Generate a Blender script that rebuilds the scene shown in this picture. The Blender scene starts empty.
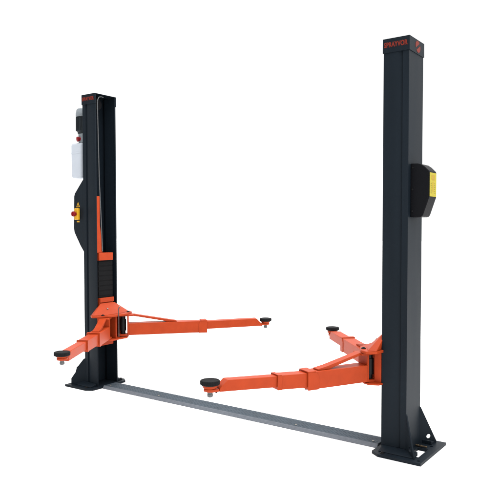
import bpy, bmesh, math, random
from mathutils import Vector, Matrix
random.seed(3)
sc = bpy.context.scene
COL = sc.collection
PI = math.pi

# ------------------------------------------------------------------ materials
def mat(name, col, rough=.5, metal=0., spec=.5, coat=0., noise=0., nscale=40., bump=0., bscale=300., dirt=None, streak=False):
    m = bpy.data.materials.new(name); m.use_nodes = True
    nt = m.node_tree; b = nt.nodes['Principled BSDF']
    b.inputs['Base Color'].default_value = (*col, 1)
    b.inputs['Roughness'].default_value = rough
    b.inputs['Metallic'].default_value = metal
    b.inputs['Specular IOR Level'].default_value = spec
    b.inputs['Coat Weight'].default_value = coat
    b.inputs['Coat Roughness'].default_value = .25
    tc = nt.nodes.new('ShaderNodeTexCoord')
    if noise:
        n = nt.nodes.new('ShaderNodeTexNoise'); n.inputs['Scale'].default_value = nscale
        n.inputs['Detail'].default_value = 5
        mp = nt.nodes.new('ShaderNodeMapping')
        if streak: mp.inputs['Scale'].default_value = (1, 1, .12)
        nt.links.new(tc.outputs['Object'], mp.inputs['Vector'])
        nt.links.new(mp.outputs['Vector'], n.inputs['Vector'])
        r = nt.nodes.new('ShaderNodeValToRGB')
        r.color_ramp.elements[0].position = .3; r.color_ramp.elements[1].position = .7
        lo = dirt or tuple(c*(1-noise) for c in col)
        hi = tuple(min(1, c*(1+noise)) for c in col)
        r.color_ramp.elements[0].color = (*lo, 1); r.color_ramp.elements[1].color = (*hi, 1)
        nt.links.new(n.outputs['Fac'], r.inputs['Fac'])
        nt.links.new(r.outputs['Color'], b.inputs['Base Color'])
        mr = nt.nodes.new('ShaderNodeMapRange')
        mr.inputs['To Min'].default_value = rough*.85; mr.inputs['To Max'].default_value = min(1, rough*1.2)
        nt.links.new(n.outputs['Fac'], mr.inputs['Value'])
        nt.links.new(mr.outputs['Result'], b.inputs['Roughness'])
    if bump:
        n2 = nt.nodes.new('ShaderNodeTexNoise'); n2.inputs['Scale'].default_value = bscale
        n2.inputs['Detail'].default_value = 3
        nt.links.new(tc.outputs['Object'], n2.inputs['Vector'])
        bp = nt.nodes.new('ShaderNodeBump'); bp.inputs['Strength'].default_value = bump
        bp.inputs['Distance'].default_value = .002
        nt.links.new(n2.outputs['Fac'], bp.inputs['Height'])
        nt.links.new(bp.outputs['Normal'], b.inputs['Normal'])
    return m

CHAR  = mat('charcoal_powder_coat', (.0064, .0100, .0142), .46, spec=.08, noise=.12, nscale=9, bump=.25, bscale=420, streak=True)
CHARB = mat('black_moulded_plastic', (.0048, .0050, .0062), .5, spec=.05, bump=.2, bscale=500)
ORANGE= mat('orange_paint', (.33, .0385, .0085), .42, spec=.12, noise=.07, nscale=14, bump=.2, bscale=260)
def scuffs(m, col, amount=.6):
    nt = m.node_tree; b = nt.nodes['Principled BSDF']
    src = b.inputs['Base Color'].links[0].from_socket
    tc = nt.nodes.new('ShaderNodeTexCoord')
    n = nt.nodes.new('ShaderNodeTexNoise'); n.inputs['Scale'].default_value = 26; n.inputs['Detail'].default_value = 8; n.inputs['Roughness'].default_value = .7
    mp = nt.nodes.new('ShaderNodeMapping'); mp.inputs['Scale'].default_value = (1, 1, 2.6)
    nt.links.new(tc.outputs['Object'], mp.inputs['Vector']); nt.links.new(mp.outputs['Vector'], n.inputs['Vector'])
    rp = nt.nodes.new('ShaderNodeValToRGB'); rp.color_ramp.elements[0].position = .62; rp.color_ramp.elements[1].position = .74
    rp.color_ramp.elements[0].color = (0,0,0,1); rp.color_ramp.elements[1].color = (amount,)*3+(1,)
    nt.links.new(n.outputs['Fac'], rp.inputs['Fac'])
    mx = nt.nodes.new('ShaderNodeMixRGB'); nt.links.new(rp.outputs['Color'], mx.inputs['Fac'])
    nt.links.new(src, mx.inputs['Color1']); mx.inputs['Color2'].default_value = (*col, 1)
    nt.links.new(mx.outputs['Color'], b.inputs['Base Color'])
scuffs(ORANGE, (.25, .028, .004)); scuffs(CHAR, (.011, .017, .024), .5)
RUB   = mat('black_rubber', (.006, .006, .0066), .75, spec=.12, noise=.3, nscale=60, bump=.4, bscale=500)
STEEL = mat('bright_steel', (.11, .113, .115), .45, metal=.85, noise=.12, nscale=60)
PIN   = mat('dark_oiled_steel', (.004, .004, .0045), .45, spec=.2, noise=.3, nscale=80)
TREAD = mat('grey_blue_tread_paint', (.044, .058, .072), .62, spec=.12, noise=.16, nscale=22, bump=.5, bscale=150)
EDGE_LIT  = mat('lit_front_edge_grey', (.118, .131, .150), .5, spec=.2, noise=.12, nscale=40, bump=.2, bscale=200)  # lighter grey paints in the light on the floor cover's front face
WHITE = mat('translucent_white_plastic', (.40, .43, .475), .45, spec=.2, noise=.03, nscale=10)
MOTG  = mat('grey_motor_casing', (.018, .023, .027), .5, spec=.15, noise=.15, nscale=30)
LGREY = mat('light_grey_casting', (.165, .185, .20), .5, spec=.2, noise=.15, nscale=40)
RED   = mat('red_plastic', (.19, .007, .012), .4, spec=.2, noise=.05)
LOGO  = mat('red_logo_vinyl', (.14, .017, .010), .5, spec=.12, noise=.25, nscale=160)
YEL   = mat('yellow_plastic', (.55, .29, .010), .4, spec=.3, noise=.05)
YLAB  = mat('yellow_label_vinyl', (.34, .28, .012), .5, spec=.2, noise=.06, nscale=50)
OLAB  = mat('amber_label_ink', (.33, .21, .011), .5, spec=.2, noise=.1, nscale=50)
INK   = mat('dark_label_ink', (.16, .125, .010), .6, spec=.2)
GUARD = mat('black_ribbed_rubber', (.0035, .0038, .0044), .65, spec=.10, noise=.2, nscale=40)
BACKING = mat('white_studio_sweep', (.90, .90, .90), .9, spec=0.)
BOLT  = mat('zinc_bolt', (.22, .21, .19), .45, metal=.8, noise=.2, nscale=90)
BRASS = mat('passivated_anchor', (.09, .065, .04), .45, metal=.8, noise=.25, nscale=90)

# ------------------------------------------------------------------ mesh helpers
def box(bm, lo, hi, M=None):
    x0, y0, z0 = lo; x1, y1, z1 = hi
    v = [bm.verts.new(Vector(c)) for c in ((x0,y0,z0),(x1,y0,z0),(x1,y1,z0),(x0,y1,z0),(x0,y0,z1),(x1,y0,z1),(x1,y1,z1),(x0,y1,z1))]
    if M:
        for q in v: q.co = M @ q.co
    for f in ((0,3,2,1),(4,5,6,7),(0,1,5,4),(1,2,6,5),(2,3,7,6),(3,0,4,7)):
        bm.faces.new([v[i] for i in f])
    return v

def prism(bm, pts, fn0, fn1):
    """pts 2-D outline; fn0/fn1 map (a,b) to the two end caps."""
    a = [bm.verts.new(Vector(fn0(*p))) for p in pts]
    b = [bm.verts.new(Vector(fn1(*p))) for p in pts]
    n = len(pts)
    bm.faces.new(a[::-1]); bm.faces.new(b)
    for i in range(n):
        bm.faces.new((a[i], a[(i+1) % n], b[(i+1) % n], b[i]))
    return a + b

def cyl(bm, p0, p1, r0, r1=None, n=32):
    p0 = Vector(p0); p1 = Vector(p1); r1 = r0 if r1 is None else r1
    d = (p1-p0).normalized()
    q = d.to_track_quat('Z', 'Y').to_matrix()
    ra = [bm.verts.new(p0 + q @ Vector((r0*math.cos(2*PI*i/n), r0*math.sin(2*PI*i/n), 0))) for i in range(n)]
    rb = [bm.verts.new(p1 + q @ Vector((r1*math.cos(2*PI*i/n), r1*math.sin(2*PI*i/n), 0))) for i in range(n)]
    bm.faces.new(ra[::-1]); bm.faces.new(rb)
    for i in range(n):
        bm.faces.new((ra[i], ra[(i+1) % n], rb[(i+1) % n], rb[i]))

def lathe(bm, prof, c=(0,0,0), n=40, scallop=0., teeth=0):
    """closed profile of (r,z) from the axis bottom to the axis top"""
    c = Vector(c); rings = []
    for r, z in prof:
        if r < 1e-6: rings.append([bm.verts.new(c + Vector((0,0,z)))]); continue
        ring = []
        for i in range(n):
            a = 2*PI*i/n
            k = r*(1 + (scallop*math.cos(teeth*a) if r > .04 else 0))
            ring.append(bm.verts.new(c + Vector((k*math.cos(a), k*math.sin(a), z))))
        rings.append(ring)
    for A, B in zip(rings, rings[1:]):
        for i in range(n):
            j = (i+1) % n
            if len(A) == 1: bm.faces.new((A[0], B[j], B[i]))
            elif len(B) == 1: bm.faces.new((A[i], A[j], B[0]))
            else: bm.faces.new((A[i], A[j], B[j], B[i]))

def tube(bm, pts, r, n=10):
    pts = [Vector(p) for p in pts]; rings = []
    side_v = None
    for i, p in enumerate(pts):
        d = (pts[min(i+1, len(pts)-1)] - pts[max(i-1, 0)]).normalized()
        if side_v is None: side_v = d.orthogonal()
        e1 = (side_v - d*side_v.dot(d)).normalized(); e2 = d.cross(e1); side_v = e1
        rings.append([bm.verts.new(p + e1*(r*math.cos(2*PI*k/n)) + e2*(r*math.sin(2*PI*k/n))) for k in range(n)])
    bm.faces.new(rings[0][::-1]); bm.faces.new(rings[-1])
    for A, B in zip(rings, rings[1:]):
        for k in range(n): bm.faces.new((A[k], A[(k+1) % n], B[(k+1) % n], B[k]))

def link_mesh(name, me, material, parent, bevel, M, label, seg=2):
    if M: me.transform(M)
    vs = [v.co for v in me.vertices]
    lo = Vector([min(v[i] for v in vs) for i in range(3)]); hi = Vector([max(v[i] for v in vs) for i in range(3)])
    c = (lo+hi)/2
    me.transform(Matrix.Translation(-c))
    for p in me.polygons: p.use_smooth = True
    me.set_sharp_from_angle(angle=math.radians(32))
    me.materials.append(material)
    o = bpy.data.objects.new(name, me); COL.objects.link(o)
    if parent:
        o.parent = parent
        w = Vector((0,0,0)); q = parent
        while q: w += q.location; q = q.parent
        o.location = c - w
    else: o.location = c
    if bevel:
        bv = o.modifiers.new('edge', 'BEVEL'); bv.width = bevel; bv.segments = seg
        bv.limit_method = 'ANGLE'; bv.angle_limit = math.radians(40)
        bv.harden_normals = False
    if label: o['label'] = label
    return o

def obj(name, bm, material, parent=None, bevel=.002, M=None, label=None, seg=2):
    bmesh.ops.recalc_face_normals(bm, faces=bm.faces)
    me = bpy.data.meshes.new(name); bm.to_mesh(me); bm.free()
    return link_mesh(name, me, material, parent, bevel, M, label, seg)

def holed(loops, t):
    """flat plate with holes: outline + hole loops, thickness t, z from 0 to t"""
    cu = bpy.data.curves.new('outline', 'CURVE'); cu.dimensions = '2D'; cu.fill_mode = 'BOTH'; cu.extrude = t/2
    for lp in loops:
        s = cu.splines.new('POLY'); s.points.add(len(lp)-1); s.use_cyclic_u = True
        for i, p in enumerate(lp): s.points[i].co = (*p, 0, 1)
    return curve_mesh(cu, t)

def curve_mesh(cu, t):
    o = bpy.data.objects.new('outline', cu); COL.objects.link(o)
    dg = bpy.context.evaluated_depsgraph_get(); dg.update()
    me = bpy.data.meshes.new_from_object(o.evaluated_get(dg))
    bpy.data.objects.remove(o)
    me.transform(Matrix.Translation((0, 0, t/2)))
    bm = bmesh.new(); bm.from_mesh(me)
    bmesh.ops.remove_doubles(bm, verts=bm.verts, dist=1e-5)
    bmesh.ops.recalc_face_normals(bm, faces=bm.faces)
    bm.to_mesh(me); bm.free(); me.materials.clear()
    return me

def text_mesh(s, size, t, bold=.0):
    cu = bpy.data.curves.new('lettering', 'FONT'); cu.body = s; cu.size = size
    cu.align_x = 'CENTER'; cu.align_y = 'CENTER'; cu.extrude = t/2; cu.offset = bold
    return curve_mesh(cu, t)

def circle(cx, cy, r, n=20): return [(cx+r*math.cos(2*PI*i/n), cy+r*math.sin(2*PI*i/n)) for i in range(n)]
def basis(x, y, z, o):
    x, y, z = Vector(x), Vector(y), Vector(z)
    return Matrix(((x[0],y[0],z[0],o[0]),(x[1],y[1],z[1],o[1]),(x[2],y[2],z[2],o[2]),(0,0,0,1)))
B = bmesh.new

# ------------------------------------------------------------------ the lift
H = 2.8; XI = 1.45; WX = .18; HY = .129; XO = XI + WX
lift = bpy.data.objects.new('car_lift', None); COL.objects.link(lift)
lift['label'] = 'two-post car lift with charcoal posts and orange swing arms on a white floor'
lift['category'] = 'car lift'

def side(s):
    """local (u inward from the post's inner face, v, z) -> world"""
    return lambda u, v, z: (s*(XI-u), v, z)

def post(s):
    P = side(s)
    half = [(0,.116),(0,HY),(-.102,HY),(-.134,HY-.013),(-.1365,HY-.0005),(-WX,HY-.0005)]
    inner = [(-WX+.009,HY-.009),(-.143,HY-.010),(-.138,HY-.023),(-.130,HY-.023),(-.100,HY-.009),(-.009,HY-.009),(-.009,.116)]
    out = half + [(u,-v) for u, v in half[::-1]]
    inn = [(u,-v) for u, v in inner] [::-1] + inner
    pts = half + [(u,-v) for u, v in half[::-1]] + [(u,-v) for u, v in inner[::-1]][0:0]
    pts = out + [(u,-v) for u, v in inner[::-1]] + inner
    # outline: +lip .. outside .. -lip .. inside back to the +lip
    bm = B()
    prism(bm, pts, lambda u, v: P(u, v, .02), lambda u, v: P(u, v, H-.006))
    col = obj('post', bm, CHAR, lift, .0025,
              label='charcoal post carrying the motor and oil tank' if s < 0 else 'charcoal post carrying the yellow-labelled black cover')
    # base plate with an opening between the rear gussets
    o = [(.03,-.21),(-.03,-.252),(-.328,-.252),(-.328,.243),(-.03,.243),(.03,.20)]
    hole = [(-.205,-.15),(-.275,-.15),(-.275,.03),(-.205,.03)]
    holes = [circle(-.272,.10,.011), circle(-.30,-.215,.011), circle(-.05,-.222,.011), circle(-.05,.215,.011)]
    me = holed([o, hole]+holes, .02)
    for v in me.vertices: v.co = Vector(P(*v.co))
    if s > 0: me.flip_normals()
    link_mesh('base_plate', me, CHAR, col, .0018, None, None)
    # anchor bolts
    for (u, v) in ((-.05,-.222),(-.05,.215)):
        bm = B(); cyl(bm, P(u,v,.004), P(u,v,.032), .009, n=6); cyl(bm, P(u,v,.0205), P(u,v,.024), .015, n=20)
        obj('anchor_bolt', bm, PIN, col, .001)
    bm = B()
    cyl(bm, P(-.181,.045,.029), P(-.262,.045,.029), .0055, n=10); cyl(bm, P(-.196,.045,.029), P(-.204,.045,.029), .0085, n=6); cyl(bm, P(-.215,.045,.029), P(-.223,.045,.029), .0085, n=6)
    obj('cable_stud', bm, BRASS, col, .001)
    # toe wedge welded along the near and far feet
    for w in (-1, 1):
        bm = B()
        prism(bm, [(0.0,.0205),(.072,.0205),(.072,.025),(.012,.046),(0,.046)],
              lambda a, z: P(-.012, w*(HY+.0005+a), z), lambda a, z: P(-.262, w*(HY+.0005+a), z))
        obj('foot_wedge', bm, CHAR, col, .003)
    # diagonal corner gussets
    for w in (-1, 1):
        e = Vector((-.72, .69*w)).normalized()
        if s < 0: prof = [(0,.0205),(.14,.0205),(.14,.078),(.098,.14),(.088,.185),(.072,.200),(.024,.262),(0,.275)]
        else: prof = [(0,.0205),(.128,.0205),(.128,.034),(.012,.275),(0,.285)]
        hl = [circle(.070,.066,.015)] if s > 0 else []
        me = holed([prof]+hl, .010)
        c0 = (-WX+.004, w*(HY-.010))
        n = Vector((-e[1], e[0]))
        for v in me.vertices:
            d, z, t = v.co
            q = Vector(c0) + e*d + n*(t-.005)
            v.co = Vector(P(q[0], q[1], z))
        bm = B(); bm.from_mesh(me); bmesh.ops.recalc_face_normals(bm, faces=bm.faces)
        obj('gusset', bm, CHAR, col, .0015)
    return col

def cap(s):
    P = side(s); z0 = H-.094
    o = .005; t = .004
    outer = [(o,.117),(o,HY+o),(-WX-o,HY+o),(-WX-o,-HY-o),(o,-HY-o),(o,-.117)]
    q = [(o-t,-.117),(o-t,-HY-o+t),(-WX-o+t,-HY-o+t),(-WX-o+t,HY+o-t),(o-t,HY+o-t),(o-t,.117)]
    bm = B()
    prism(bm, outer+q, lambda u, v: P(u, v, z0), lambda u, v: P(u, v, H-.0045))
    prism(bm, [(o,HY+o),(-WX-o,HY+o),(-WX-o,-HY-o),(o,-HY-o)], lambda u, v: P(u, v, H-.004), lambda u, v: P(u, v, H))
    c = obj('post_cap', bm, CHAR, lift, .0012)
    # lettering on the side that faces the viewer and on the far side
    yy = -HY-o
    me = text_mesh('SPRAYVOR', .0415, .0012, .0016)
    xs = [v.co.x for v in me.vertices]; k = .166/(max(xs)-min(xs))
    me.transform(Matrix.Diagonal((k, 1.08, 1, 1)))
    link_mesh('logo_lettering', me, LOGO, c, 0,
              basis((1,0,0),(0,0,1),(0,-1,0),(s*(XI+WX/2)+(-.002 if s > 0 else -.002), yy-.0002, H-.045)), 'red brand lettering')
    # round emblem on the outer face
    if s > 0:
        lobe = [(.034*math.cos(a)-.004, .034*math.sin(a)+.004) for a in [math.radians(38+9*i) for i in range(20)]]
        lobe2 = [(-x, -y) for x, y in lobe]
        me = holed([lobe, lobe2], .0012)
        me.transform(Matrix.Diagonal((1.15, 1, 1, 1)))
        link_mesh('emblem', me, LOGO, c, 0, basis((0,1,0),(0,0,1),(1,0,0),(XO+o+.0002, .012, H-.046)), 'red round emblem')
    return c

def hexa(u0, k=1.0):
    return [(-.02,-.092),(.0,-.205*k),(.062,-.246*k),(.115,-.215*k),(.176,-.095),(.176,.095),(.115,.215*k),(.062,.246*k),(.0,.205*k),(-.02,.092)]

def carriage(s, dz):
    P = side(s); bm = B()
    # sliding box inside the post
    def bx(u0, u1, v0, v1, z0, z1):
        a = P(u0, v0, z0); b = P(u1, v1, z1)
        box(bm, [min(a[i], b[i]) for i in range(3)], [max(a[i], b[i]) for i in range(3)])
    bx(-.15, -.012, -.0865, .0865, .40, .86)
    # top and bottom arm plates
    prism(bm, hexa(0), lambda u, v: P(u, v, .682+dz), lambda u, v: P(u, v, .700+dz))
    prism(bm, hexa(0, .8), lambda u, v: P(u, v, .4585+dz), lambda u, v: P(u, v, .471+dz))
    # upright webs between the plates
    bx(-.0115, .030, -.088, .088, .4715+dz, .6815+dz)
    bx(.002, .054, -.128, -.114, .4545+dz, .712+dz); bx(.002, .054, .114, .128, .4545+dz, .712+dz)
    bx(.0305, .150, -.030, -.016, .4715+dz, .6815+dz)
    bx(.0305, .085, .030, .044, .4715+dz, .6815+dz)
    # sloping face plate above
    V = [bm.verts.new(Vector(q)) for q in (
        P(.004,-.086,.812), P(.004,.086,.812), P(.058,.226,.7005+dz), P(.125,.105,.7005+dz), P(.125,-.105,.7005+dz), P(.058,-.226,.7005+dz))]
    W = [bm.verts.new(Vector(q)) for q in (
        P(-.011,-.086,.804), P(-.011,.086,.804), P(.004,.203,.7005+dz), P(.004,.105,.7005+dz), P(.004,-.105,.7005+dz), P(.004,-.203,.7005+dz))]
    bm.faces.new((V[0],V[1],V[3],V[4])); bm.faces.new((V[1],V[2],V[3])); bm.faces.new((V[0],V[4],V[5]))
    bm.faces.new((W[1],W[0],W[4],W[3])); bm.faces.new((W[2],W[1],W[3])); bm.faces.new((W[0],W[5],W[4]))
    ring = [0,1,2,3,4,5]
    for i in range(6):
        j = (i+1) % 6; bm.faces.new((V[i], W[i], W[j], V[j]))
    # upper cross block
    bx(-.0115, .003, -.086, .086, .8185, .862)
    c = obj('carriage', bm, ORANGE, lift, .003, label='orange sliding carriage of the %s post' % ('motor' if s < 0 else 'black cover'))
    # ribbed door guard, cross block and tapered upright above it
    bm = B()
    def bx2(bm, u0, u1, v0, v1, z0, z1):
        a = P(u0, v0, z0); b = P(u1, v1, z1)
        box(bm, [min(a[i], b[i]) for i in range(3)], [max(a[i], b[i]) for i in range(3)])
    bx2(bm, -.040, -.020, -.090, .090, .8625, 1.222)
    for k in range(7): bx2(bm, -.0195, -.0165, -.088, .088, .885+k*.048, .885+k*.048+.038)
    obj('door_guard', bm, GUARD, c, .003)
    bm = B(); bx2(bm, -.060, .004, -.096, .076, 1.2225, 1.295)
    obj('cross_block', bm, ORANGE, c, .003)
    bm = B()
    prism(bm, [(-.1135,1.2955),(-.044,1.2955),(-.054,1.42),(-.074,1.56),(-.074,1.835),(-.1135,1.835)],
          lambda v, z: P(-.018, v, z), lambda v, z: P(-.008, v, z))
    obj('upright_plate', bm, ORANGE, c, .002)
    # bolts through the face plate and the slotted pins of the arm locks
    for (u, v, z) in ((.067,-.058,.752),(.067,.095,.752)):
        bm = B(); n = Vector((.62*-s, 0, .78)).normalized(); p = Vector(P(u, v, z+dz*.5))
        cyl(bm, p-n*.02, p+n*.010, .0085, n=6); obj('bolt', bm, BOLT, c, .001)
    for w in (-1, 1):
        bm = B(); u, v = .120, w*.160
        cyl(bm, P(u, v, .7005+dz), P(u, v, .706+dz), .017, n=24); cyl(bm, P(u, v, .7065+dz), P(u, v, .711+dz), .009, n=6)
        obj('pin_head', bm, PIN, c, .001)
    if s < 0:
      bm = B(); cyl(bm, P(.181,-.020,.49+dz), P(.181,-.020,.765+dz), .0045, n=12)
      obj('release_rod', bm, STEEL, c, .0006)
    return c

def arm(pin, pad, dz, stages, k, lo, end_label):
    """stages: list of (s_start, s_end) collar ends of every tube but the last"""
    pin = Vector((*pin, 0)); pad = Vector((*pad, 0)); d = pad-pin; L = d.length; d.normalize()
    t = Vector((-d.y, d.x, 0))
    M = basis(d, t, (0,0,1), (pin.x, pin.y, dz))
    c0, c1 = stages[0]
    bm = B()
    w = .054; zb, zt = .480, .594
    box(bm, (.055,-w,zb), (c1,w,zt), M)                                  # main tube
    # collar: a plate bent over the mouth of the tube
    for y0, y1 in ((-w-.005,-w-.0005),(w+.0005,w+.005)):
        rr = [(c0+.034+.034*math.cos(q), zt-.034+.034*math.sin(q)) for q in [PI-PI/2*i/7 for i in range(8)]]
        prism(bm, [(c0, zb-.003)] + rr + [(c1+.003, zt), (c1+.003, zb-.003)][0:], lambda a_, z: M @ Vector((a_, y0, z)), lambda a_, z: M @ Vector((a_, y1, z)))
    box(bm, (c0+.022,-w-.005,zt+.0003), (c1+.003,w+.005,zt+.0078), M)
    # yoke at the root
    box(bm, (.040,-w+.002,zb-.004), (.0545,w-.002,.680), M)
    prism(bm, [(-.052,-.030),(-.030,-.052),(.10,-.05),(.10,.05),(-.030,.052),(-.052,.030)],
          lambda a, b: M @ Vector((a, b, .6635)), lambda a, b: M @ Vector((a, b, .6795)))
    prism(bm, [(-.052,-.030),(-.030,-.052),(.0395,-.05),(.0395,.05),(-.030,.052),(-.052,.030)],
          lambda a, b: M @ Vector((a, b, .4725)), lambda a, b: M @ Vector((a, b, .4885)))
    bm.verts.ensure_lookup_table()
    a = obj('swing_arm', bm, ORANGE, lift, .004, label=end_label, seg=3)
    # sloping brace from the top of the yoke down to the tube
    bm = B(); e = min(c0-.01, .52)
    prism(bm, [(.056,.6625),(.1005,.6625),(e-.13,.606),(e-.10,.5955),(e,.5955),(e,.604),(e-.08,.618),(.101,.681),(.1005,.681)][::-1],
          lambda s_, z: M @ Vector((s_, -.030, z)), lambda s_, z: M @ Vector((s_, .030, z)))
    obj('brace', bm, ORANGE, a, .003)
    # pivot pin
    bm = B(); cyl(bm, M @ Vector((0,0,.4895)), M @ Vector((0,0,.6630)), .024, n=32); 
    cyl(bm, M @ Vector((0,0,.520)), M @ Vector((0,0,.632)), .031, n=14)
    obj('pivot_pin', bm, PIN, a, .001)
    # telescoping tubes
    ends = [c1] + [q[1] for q in stages[1:]] + [L-.080]
    iw = w; izb, izt = zb, zt
    for i in range(1, len(ends)):
        iw -= .009; izb += .031 if len(ends) == 2 else .0155; izt -= .006
        s0, s1 = ends[i-1]-.05, ends[i]
        T = M @ Matrix.Translation((c1,0,.54)) @ Matrix.Rotation(-k, 4, 'Y') @ Matrix.Translation((-c1,0,-.54))
        bm = B(); last = i == len(ends)-1
        if last:
            prof = [(s0,izb),(s1+.030,izb),(s1+.030,izb+.022),(s1-.022,izt),(s0,izt)]
            prism(bm, prof, lambda a_, z: T @ Vector((a_, -iw, z)), lambda a_, z: T @ Vector((a_, iw, z)))
            # lug carrying the pad socket
            lug = [(s1+.0305,-iw+.004),(L,-.041),(L+.029,-.029),(L+.041,0),(L+.029,.029),(L,.041),(s1+.0305,iw-.004)]
            prism(bm, lug, lambda a_, b: T @ Vector((a_, b, izb+lo+.0005)), lambda a_, b: T @ Vector((a_, b, izb+lo+.0185)))
        else:
            box(bm, (s0,-iw,izb), (s1,iw,izt), T)
            box(bm, (s1-.03,-iw-.003,izb-.002), (s1+.003,-iw-.0005,izt), T); box(bm, (s1-.03,iw+.0005,izb-.002), (s1+.003,iw+.003,izt), T)
            box(bm, (s1-.026,-iw-.003,izt+.0004), (s1+.003,iw+.003,izt+.0036), T)
        obj('extension_tube', bm, ORANGE, a, .004 if last else .0012, seg=3)
    # dark retaining screws under the mouth and under the lug
    bm = B(); cyl(bm, M @ Vector((c1-.018,0,zb-.009)), M @ Vector((c1-.018,0,zb+.002)), .009, n=12); obj('stop_screw', bm, PIN, a, .001)
    bm = B(); cyl(bm, T @ Vector((L-.044,0,izb+lo-.013)), T @ Vector((L-.044,0,izb+lo+.0002)), .007, n=12); obj('stop_screw', bm, PIN, a, .001)
    # lifting pad: socket, threaded stem and rubber disc
    C = T @ Vector((L,0,izb+lo+.019)); zl = C.z
    zr = max(.579, zl+.013)
    bm = B(); lathe(bm, [(0,zl),(.034,zl),(.038,zl+.003),(.038,zl+.004),(.046,zl+.009),(.046,zr-.0005),(0,zr-.0005)], Vector((C.x, C.y, 0)))
    obj('pad_socket', bm, ORANGE, a, .0015)
    zb2 = zl-.0185-.0005
    bm = B(); lathe(bm, [(0,zb2-.034),(.014,zb2-.034),(.018,zb2-.030),(.018,zb2-.014),(.015,zb2-.0135),(.015,zb2-.008),(.018,zb2-.0075),(.018,zb2),(0,zb2)], Vector((C.x, C.y, 0)), n=28)
    obj('threaded_stem', bm, STEEL, a, 0)
    bm = B(); lathe(bm, [(0,zr),(.050,zr),(.057,zr+.003),(.060,zr+.007),(.060,zr+.025),(.057,zr+.030),(.050,zr+.031),(.047,zr+.0285),(0,zr+.0285)], Vector((C.x, C.y, 0)), n=96, scallop=.018, teeth=24)
    obj('rubber_pad', bm, RUB, a, 0)
    return a

for s in (-1, 1):
    post(s); cap(s); carriage(s, .012 if s < 0 else 0.)

arm((-1.35,-.11), (-.643,-1.161), .012, [(.37,.425),(.70,.755)], .012, .018, 'short three-stage orange arm swung towards the viewer from the motor post')
arm((-1.35,.11),  (-.402,1.18),  .016, [(.735,.815)], .02, .004, 'long orange arm reaching back from the motor post')
arm((1.35,-.11),  (.799,-1.186), -.002, [(.455,.535),(.715,.757)], .045, 0., 'orange arm swung forward from the post with the yellow label')
arm((1.35,.11),   (.432,1.063),  -.002, [(.80,.87)], .0, .022, 'orange arm reaching back from the post with the yellow label')

# ------------------------------------------------------------------ cable and pulley at the top of the motor post
P = side(-1)
bm = B(); lathe(bm, [(0,-.012),(.050,-.012),(.052,-.010),(.052,-.006),(.044,-.003),(.044,.003),(.052,.006),(.052,.010),(.050,.012),(0,.012)], n=40)
obj('pulley', bm, CHARB, lift, .0005, M=basis((0,0,1),(0,1,0),(1,0,0),P(-.085,-.030,H-.085)))
bm = B()
pts = [P(-.020,-.010,H-.020), P(-.016,-.040,H-.018), P(-.014,-.068,H-.028), P(-.013,-.084,H-.055), P(-.012,-.088,H-.10)]
pts += [P(-.011,-.088+.012*k/6,2.6-.1*k) for k in range(7)] + [P(-.009,-.070,1.84), P(-.007,-.060,1.6), P(-.005,-.050,1.31)]
tube(bm, pts, .0058, 12)
obj('lifting_cable', bm, STEEL, lift, 0)

# ------------------------------------------------------------------ power unit behind the motor post
def X(u): return -XO-u            # distance outward from the back of the post
bm = B()
box(bm, (X(.150),-.060,2.365), (X(.0005),.060,2.455))
box(bm, (X(.030),-.085,2.30), (X(.0005),.085,2.3645))
pu = obj('power_unit', bm, LGREY, lift, .008, label='hydraulic power unit with grey motor and white tank')
c = Vector((X(.140),0,0))
bm = B(); lathe(bm, [(0,2.4555),(.055,2.4555),(.058,2.475),(.067,2.482),(.067,2.622),(0,2.622)], c, n=40)
for i in range(26):
    a = 2*PI*i/26; M = Matrix.Translation(c) @ Matrix.Rotation(a, 4, 'Z')
    box(bm, (.064,-.0022,2.486), (.0735,.0022,2.618), M)
m = obj('motor', bm, MOTG, pu, .0008)
bm = B(); lathe(bm, [(0,2.6225),(.070,2.6225),(.074,2.626),(.074,2.655),(.070,2.662),(.066,2.690),(.056,2.702),(0,2.704)], c, n=40)
obj('motor_fan_cover', bm, LGREY, pu, .001)
bm = B(); box(bm, (-1.868,-.084,2.022), (-1.705,.084,2.3645))
t = obj('oil_tank', bm, WHITE, pu, .026, seg=5)
bm = B(); box(bm, (-1.8695,-.0855,2.258), (-1.7035,.0855,2.274))
bmesh.ops.bevel(bm, geom=[e_ for e_ in bm.edges if abs(e_.verts[0].co.z-e_.verts[1].co.z) > .01], offset=.0265, segments=5, profile=.5, affect='EDGES')
obj('tank_seam', bm, WHITE, pu, .001)
bm = B(); q = Vector((-1.757,-.058,2.402)); n = Vector((-.42,-.90,-.10)).normalized()
cyl(bm, q-n*.01, q+n*.008, .020, n=16); cyl(bm, q+n*.0085, q+n*.024, .022, .026, n=24); cyl(bm, q+n*.0245, q+n*.031, .026, .019, n=24)
obj('release_knob', bm, RED, pu, .003)

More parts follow.
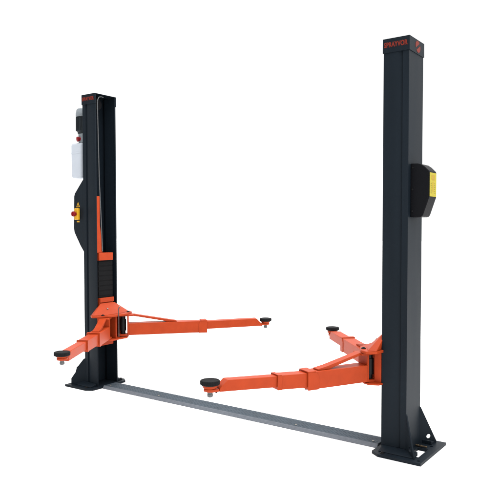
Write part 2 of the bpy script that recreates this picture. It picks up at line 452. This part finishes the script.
# control box
bm = B()
prof = [(.0005,2.015),(.030,1.985),(.140,1.868),(.150,1.840),(.158,1.53),(.150,1.490),(.065,1.362),(.0005,1.285)]
prism(bm, prof, lambda u, z: (X(u),-.118,z), lambda u, z: (X(u),.100,z))
cb = obj('control_box', bm, CHAR, lift, .006, label='charcoal control box on the back of the motor post', seg=3)
sw = Vector((-1.718,-.1185,1.668))
bm = B(); box(bm, (sw.x-.028,-.146,sw.z-.056), (sw.x+.028,-.1185,sw.z+.056))
obj('switch_body', bm, YEL, cb, .006, label='yellow switch body')
bm = B(); cyl(bm, (sw.x-.004,-.1465,sw.z), (sw.x-.004,-.165,sw.z), .018, n=24); cyl(bm, (sw.x-.004,-.1655,sw.z), (sw.x-.004,-.183,sw.z), .027, .024, n=24)
box(bm, (sw.x-.009,-.193,sw.z-.022), (sw.x+.001,-.1835,sw.z+.022))
obj('switch_knob', bm, RED, cb, .003, label='red rotary knob')
me = holed([[(-.026,0),(.026,0),(0,.048)], [(-.017,.006),(.017,.006),(0,.037)]], .0012)
link_mesh('warning_sticker', me, YEL, cb, 0, basis((1,0,0),(0,0,1),(0,-1,0),(-1.718,-.1182,1.735)), 'yellow warning triangle outline')
me = holed([[(-.0022,.012),(.0022,.012),(.003,.028),(-.003,.028)], circle(0,.009,.0022,10)], .0012)
link_mesh('warning_mark', me, YEL, cb, 0, basis((1,0,0),(0,0,1),(0,-1,0),(-1.718,-.1182,1.735)), None)
bm = B(); box(bm, (-1.738,-.1195,1.588), (-1.700,-.1182,1.602)); obj('switch_label', bm, YEL, cb, 0)

# ------------------------------------------------------------------ lock cover with the yellow label on the other post
bm = B()
x0 = XO+.0005; y0, y1 = -.088, .050
prof = [(0,1.963),(.050,1.962),(.072,1.956),(.095,1.940),(.118,1.917),(.125,1.910),(.128,1.902),(.128,1.738),(.125,1.729),(.088,1.622),(.080,1.610),(.068,1.605),(0,1.605)]
prism(bm, prof, lambda u, z: (x0+u, y0, z), lambda u, z: (x0+u, y1, z))
lc = obj('lock_cover', bm, CHARB, lift, .005, label='black moulded cover with a yellow label', seg=3)
xl = x0+.128
bm = B(); box(bm, (xl+.0003, y0+.008, 1.742), (xl+.0018, y1-.009, 1.899))
lab = obj('warning_label', bm, YLAB, lc, 0, label='yellow warning label')
ym = (y0+y1)/2
bm = B(); box(bm, (xl+.0019, ym-.032, 1.850), (xl+.0024, ym+.030, 1.884)); box(bm, (xl+.0019, ym-.010, 1.772), (xl+.0024, ym+.006, 1.838))
obj('label_panel', bm, OLAB, lc, 0)
for v0, v1 in ((ym-.046, ym-.018), (ym+.014, ym+.042)):
    bm = B()
    for k in range(6):
        z = 1.764+.0125*k
        box(bm, (xl+.0019, v0+.002*(k % 2), z), (xl+.0024, v1-.003*(k % 3), z+.003))
    obj('label_print', bm, INK, lc, 0)
for z in (1.935, 1.79, 1.645):
    bm = B(); cyl(bm, (x0+.014, y0-.0003, z), (x0+.014, y0-.004, z), .006, n=16); obj('screw', bm, PIN, lc, .0008)

# ------------------------------------------------------------------ floor cover between the posts
xa, xb = -1.412, 1.408
bm = B()
prism(bm, [(-.080,.003),(.068,.003),(.068,.028),(-.080,.028)], lambda y, z: (xa, y, z), lambda y, z: (xb, y, z))
# rows of low tread bars on the top sheet
fl = obj('floor_cover', bm, TREAD, lift, .003)
bm = B()
n = 0; x = xa+.02
while x < xb-.02:
    for r in range(5):
        y = -.066+.028*r + (.014 if n % 2 else 0)
        if y > .058: continue
        a = PI/4 if (n+r) % 2 else -PI/4
        M = Matrix.Translation((x, y, .0281)) @ Matrix.Rotation(a, 4, 'Z')
        vv = [bm.verts.new(M @ Vector(q)) for q in ((-.010,0,0),(0,-.003,0),(.010,0,0),(0,.003,0),(0,0,.0026))]
        for i in range(4): bm.faces.new((vv[i], vv[(i+1) % 4], vv[4]))
    n += 1; x += .018
obj('tread_pattern', bm, TREAD, fl, 0)
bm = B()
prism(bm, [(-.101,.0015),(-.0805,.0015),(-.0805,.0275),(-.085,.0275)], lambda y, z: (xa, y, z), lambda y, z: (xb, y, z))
obj('lit_edge_strip', bm, EDGE_LIT, fl, .0015)  # sloped front of the cover, its lit look put into the colour
for xx in (xa+.06, -.72, .72, xb-.05):
    bm = B(); cyl(bm, (xx, -.055, .0285), (xx, -.055, .033), .009, n=20); obj('cover_screw', bm, BOLT, fl, .001)

# ------------------------------------------------------------------ setting: seamless white floor
bm = B(); S = 60
v = [bm.verts.new(q) for q in ((-S,-S,0),(S,-S,0),(S,S,0),(-S,S,0))]; bm.faces.new(v)
g = obj('floor', bm, BACKING, None, 0); g['kind'] = 'structure'

# ------------------------------------------------------------------ light
EXPO = .25
w = bpy.data.worlds.new('World'); sc.world = w; w.use_nodes = True
nt = w.node_tree; bg = nt.nodes['Background']
# white surround; unseen bright overhead and dark camera side added to shape the light
tc = nt.nodes.new('ShaderNodeTexCoord')
def dotramp(v, f0, f1, t0, t1):
    d = nt.nodes.new('ShaderNodeVectorMath'); d.operation = 'DOT_PRODUCT'; d.inputs[1].default_value = v
    nt.links.new(tc.outputs['Generated'], d.inputs[0])
    m = nt.nodes.new('ShaderNodeMapRange'); m.interpolation_type = 'SMOOTHSTEP'
    for k, x in zip(('From Min', 'From Max', 'To Min', 'To Max'), (f0, f1, t0, t1)): m.inputs[k].default_value = x
    nt.links.new(d.outputs['Value'], m.inputs['Value']); return m.outputs['Result']
up_ = dotramp((0,0,1), .15, .85, 0, 1.3)
back = dotramp((-.25,-.968,0), .05, .6, 1.0, .18)
mu = nt.nodes.new('ShaderNodeMath'); mu.operation = 'MULTIPLY_ADD'
nt.links.new(back, mu.inputs[0]); mu.inputs[1].default_value = 1.0; nt.links.new(up_, mu.inputs[2])
bg.inputs['Color'].default_value = (1, 1, 1, 1)
nt.links.new(mu.outputs[0], bg.inputs['Strength'])

def lamp(name, loc, target, size, power, col=(1,1,1)):
    l = bpy.data.lights.new(name, 'AREA'); l.shape = 'RECTANGLE'; l.size, l.size_y = size; l.energy = power; l.color = col
    o = bpy.data.objects.new(name, l); COL.objects.link(o); o.location = loc
    o.rotation_euler = (Vector(target)-Vector(loc)).to_track_quat('-Z', 'Y').to_euler()
    return o
lamp('overhead_softbox', (.6,-.6,7.5), (0,0,0), (6,6), 400)
lamp('side_softbox', (7.2,-3.2,5.0), (1.0,0,1.6), (3,4), 120)

# ------------------------------------------------------------------ camera
cx, cy, cz, yaw, pit, roll, f = 3.2377, -4.1653, 1.5431, -.6223, .0366, -.0009, 635.2616
cam = bpy.data.cameras.new('Camera'); co = bpy.data.objects.new('Camera', cam); COL.objects.link(co)
fw = Vector((math.sin(yaw)*math.cos(pit), math.cos(yaw)*math.cos(pit), -math.sin(pit)))
rt = Vector((math.cos(yaw), -math.sin(yaw), 0)); up = rt.cross(fw)
r2 = rt*math.cos(roll)+up*math.sin(roll); u2 = -rt*math.sin(roll)+up*math.cos(roll)
co.matrix_world = basis(r2, u2, -fw, (cx, cy, cz))
cam.sensor_width = 36; cam.lens = f/500*36; cam.clip_start = .05; cam.clip_end = 500
sc.camera = co

sc.view_settings.view_transform = 'Standard'; sc.view_settings.look = 'None'
sc.view_settings.gamma = 1; sc.view_settings.exposure = EXPO
sc.render.film_transparent = False
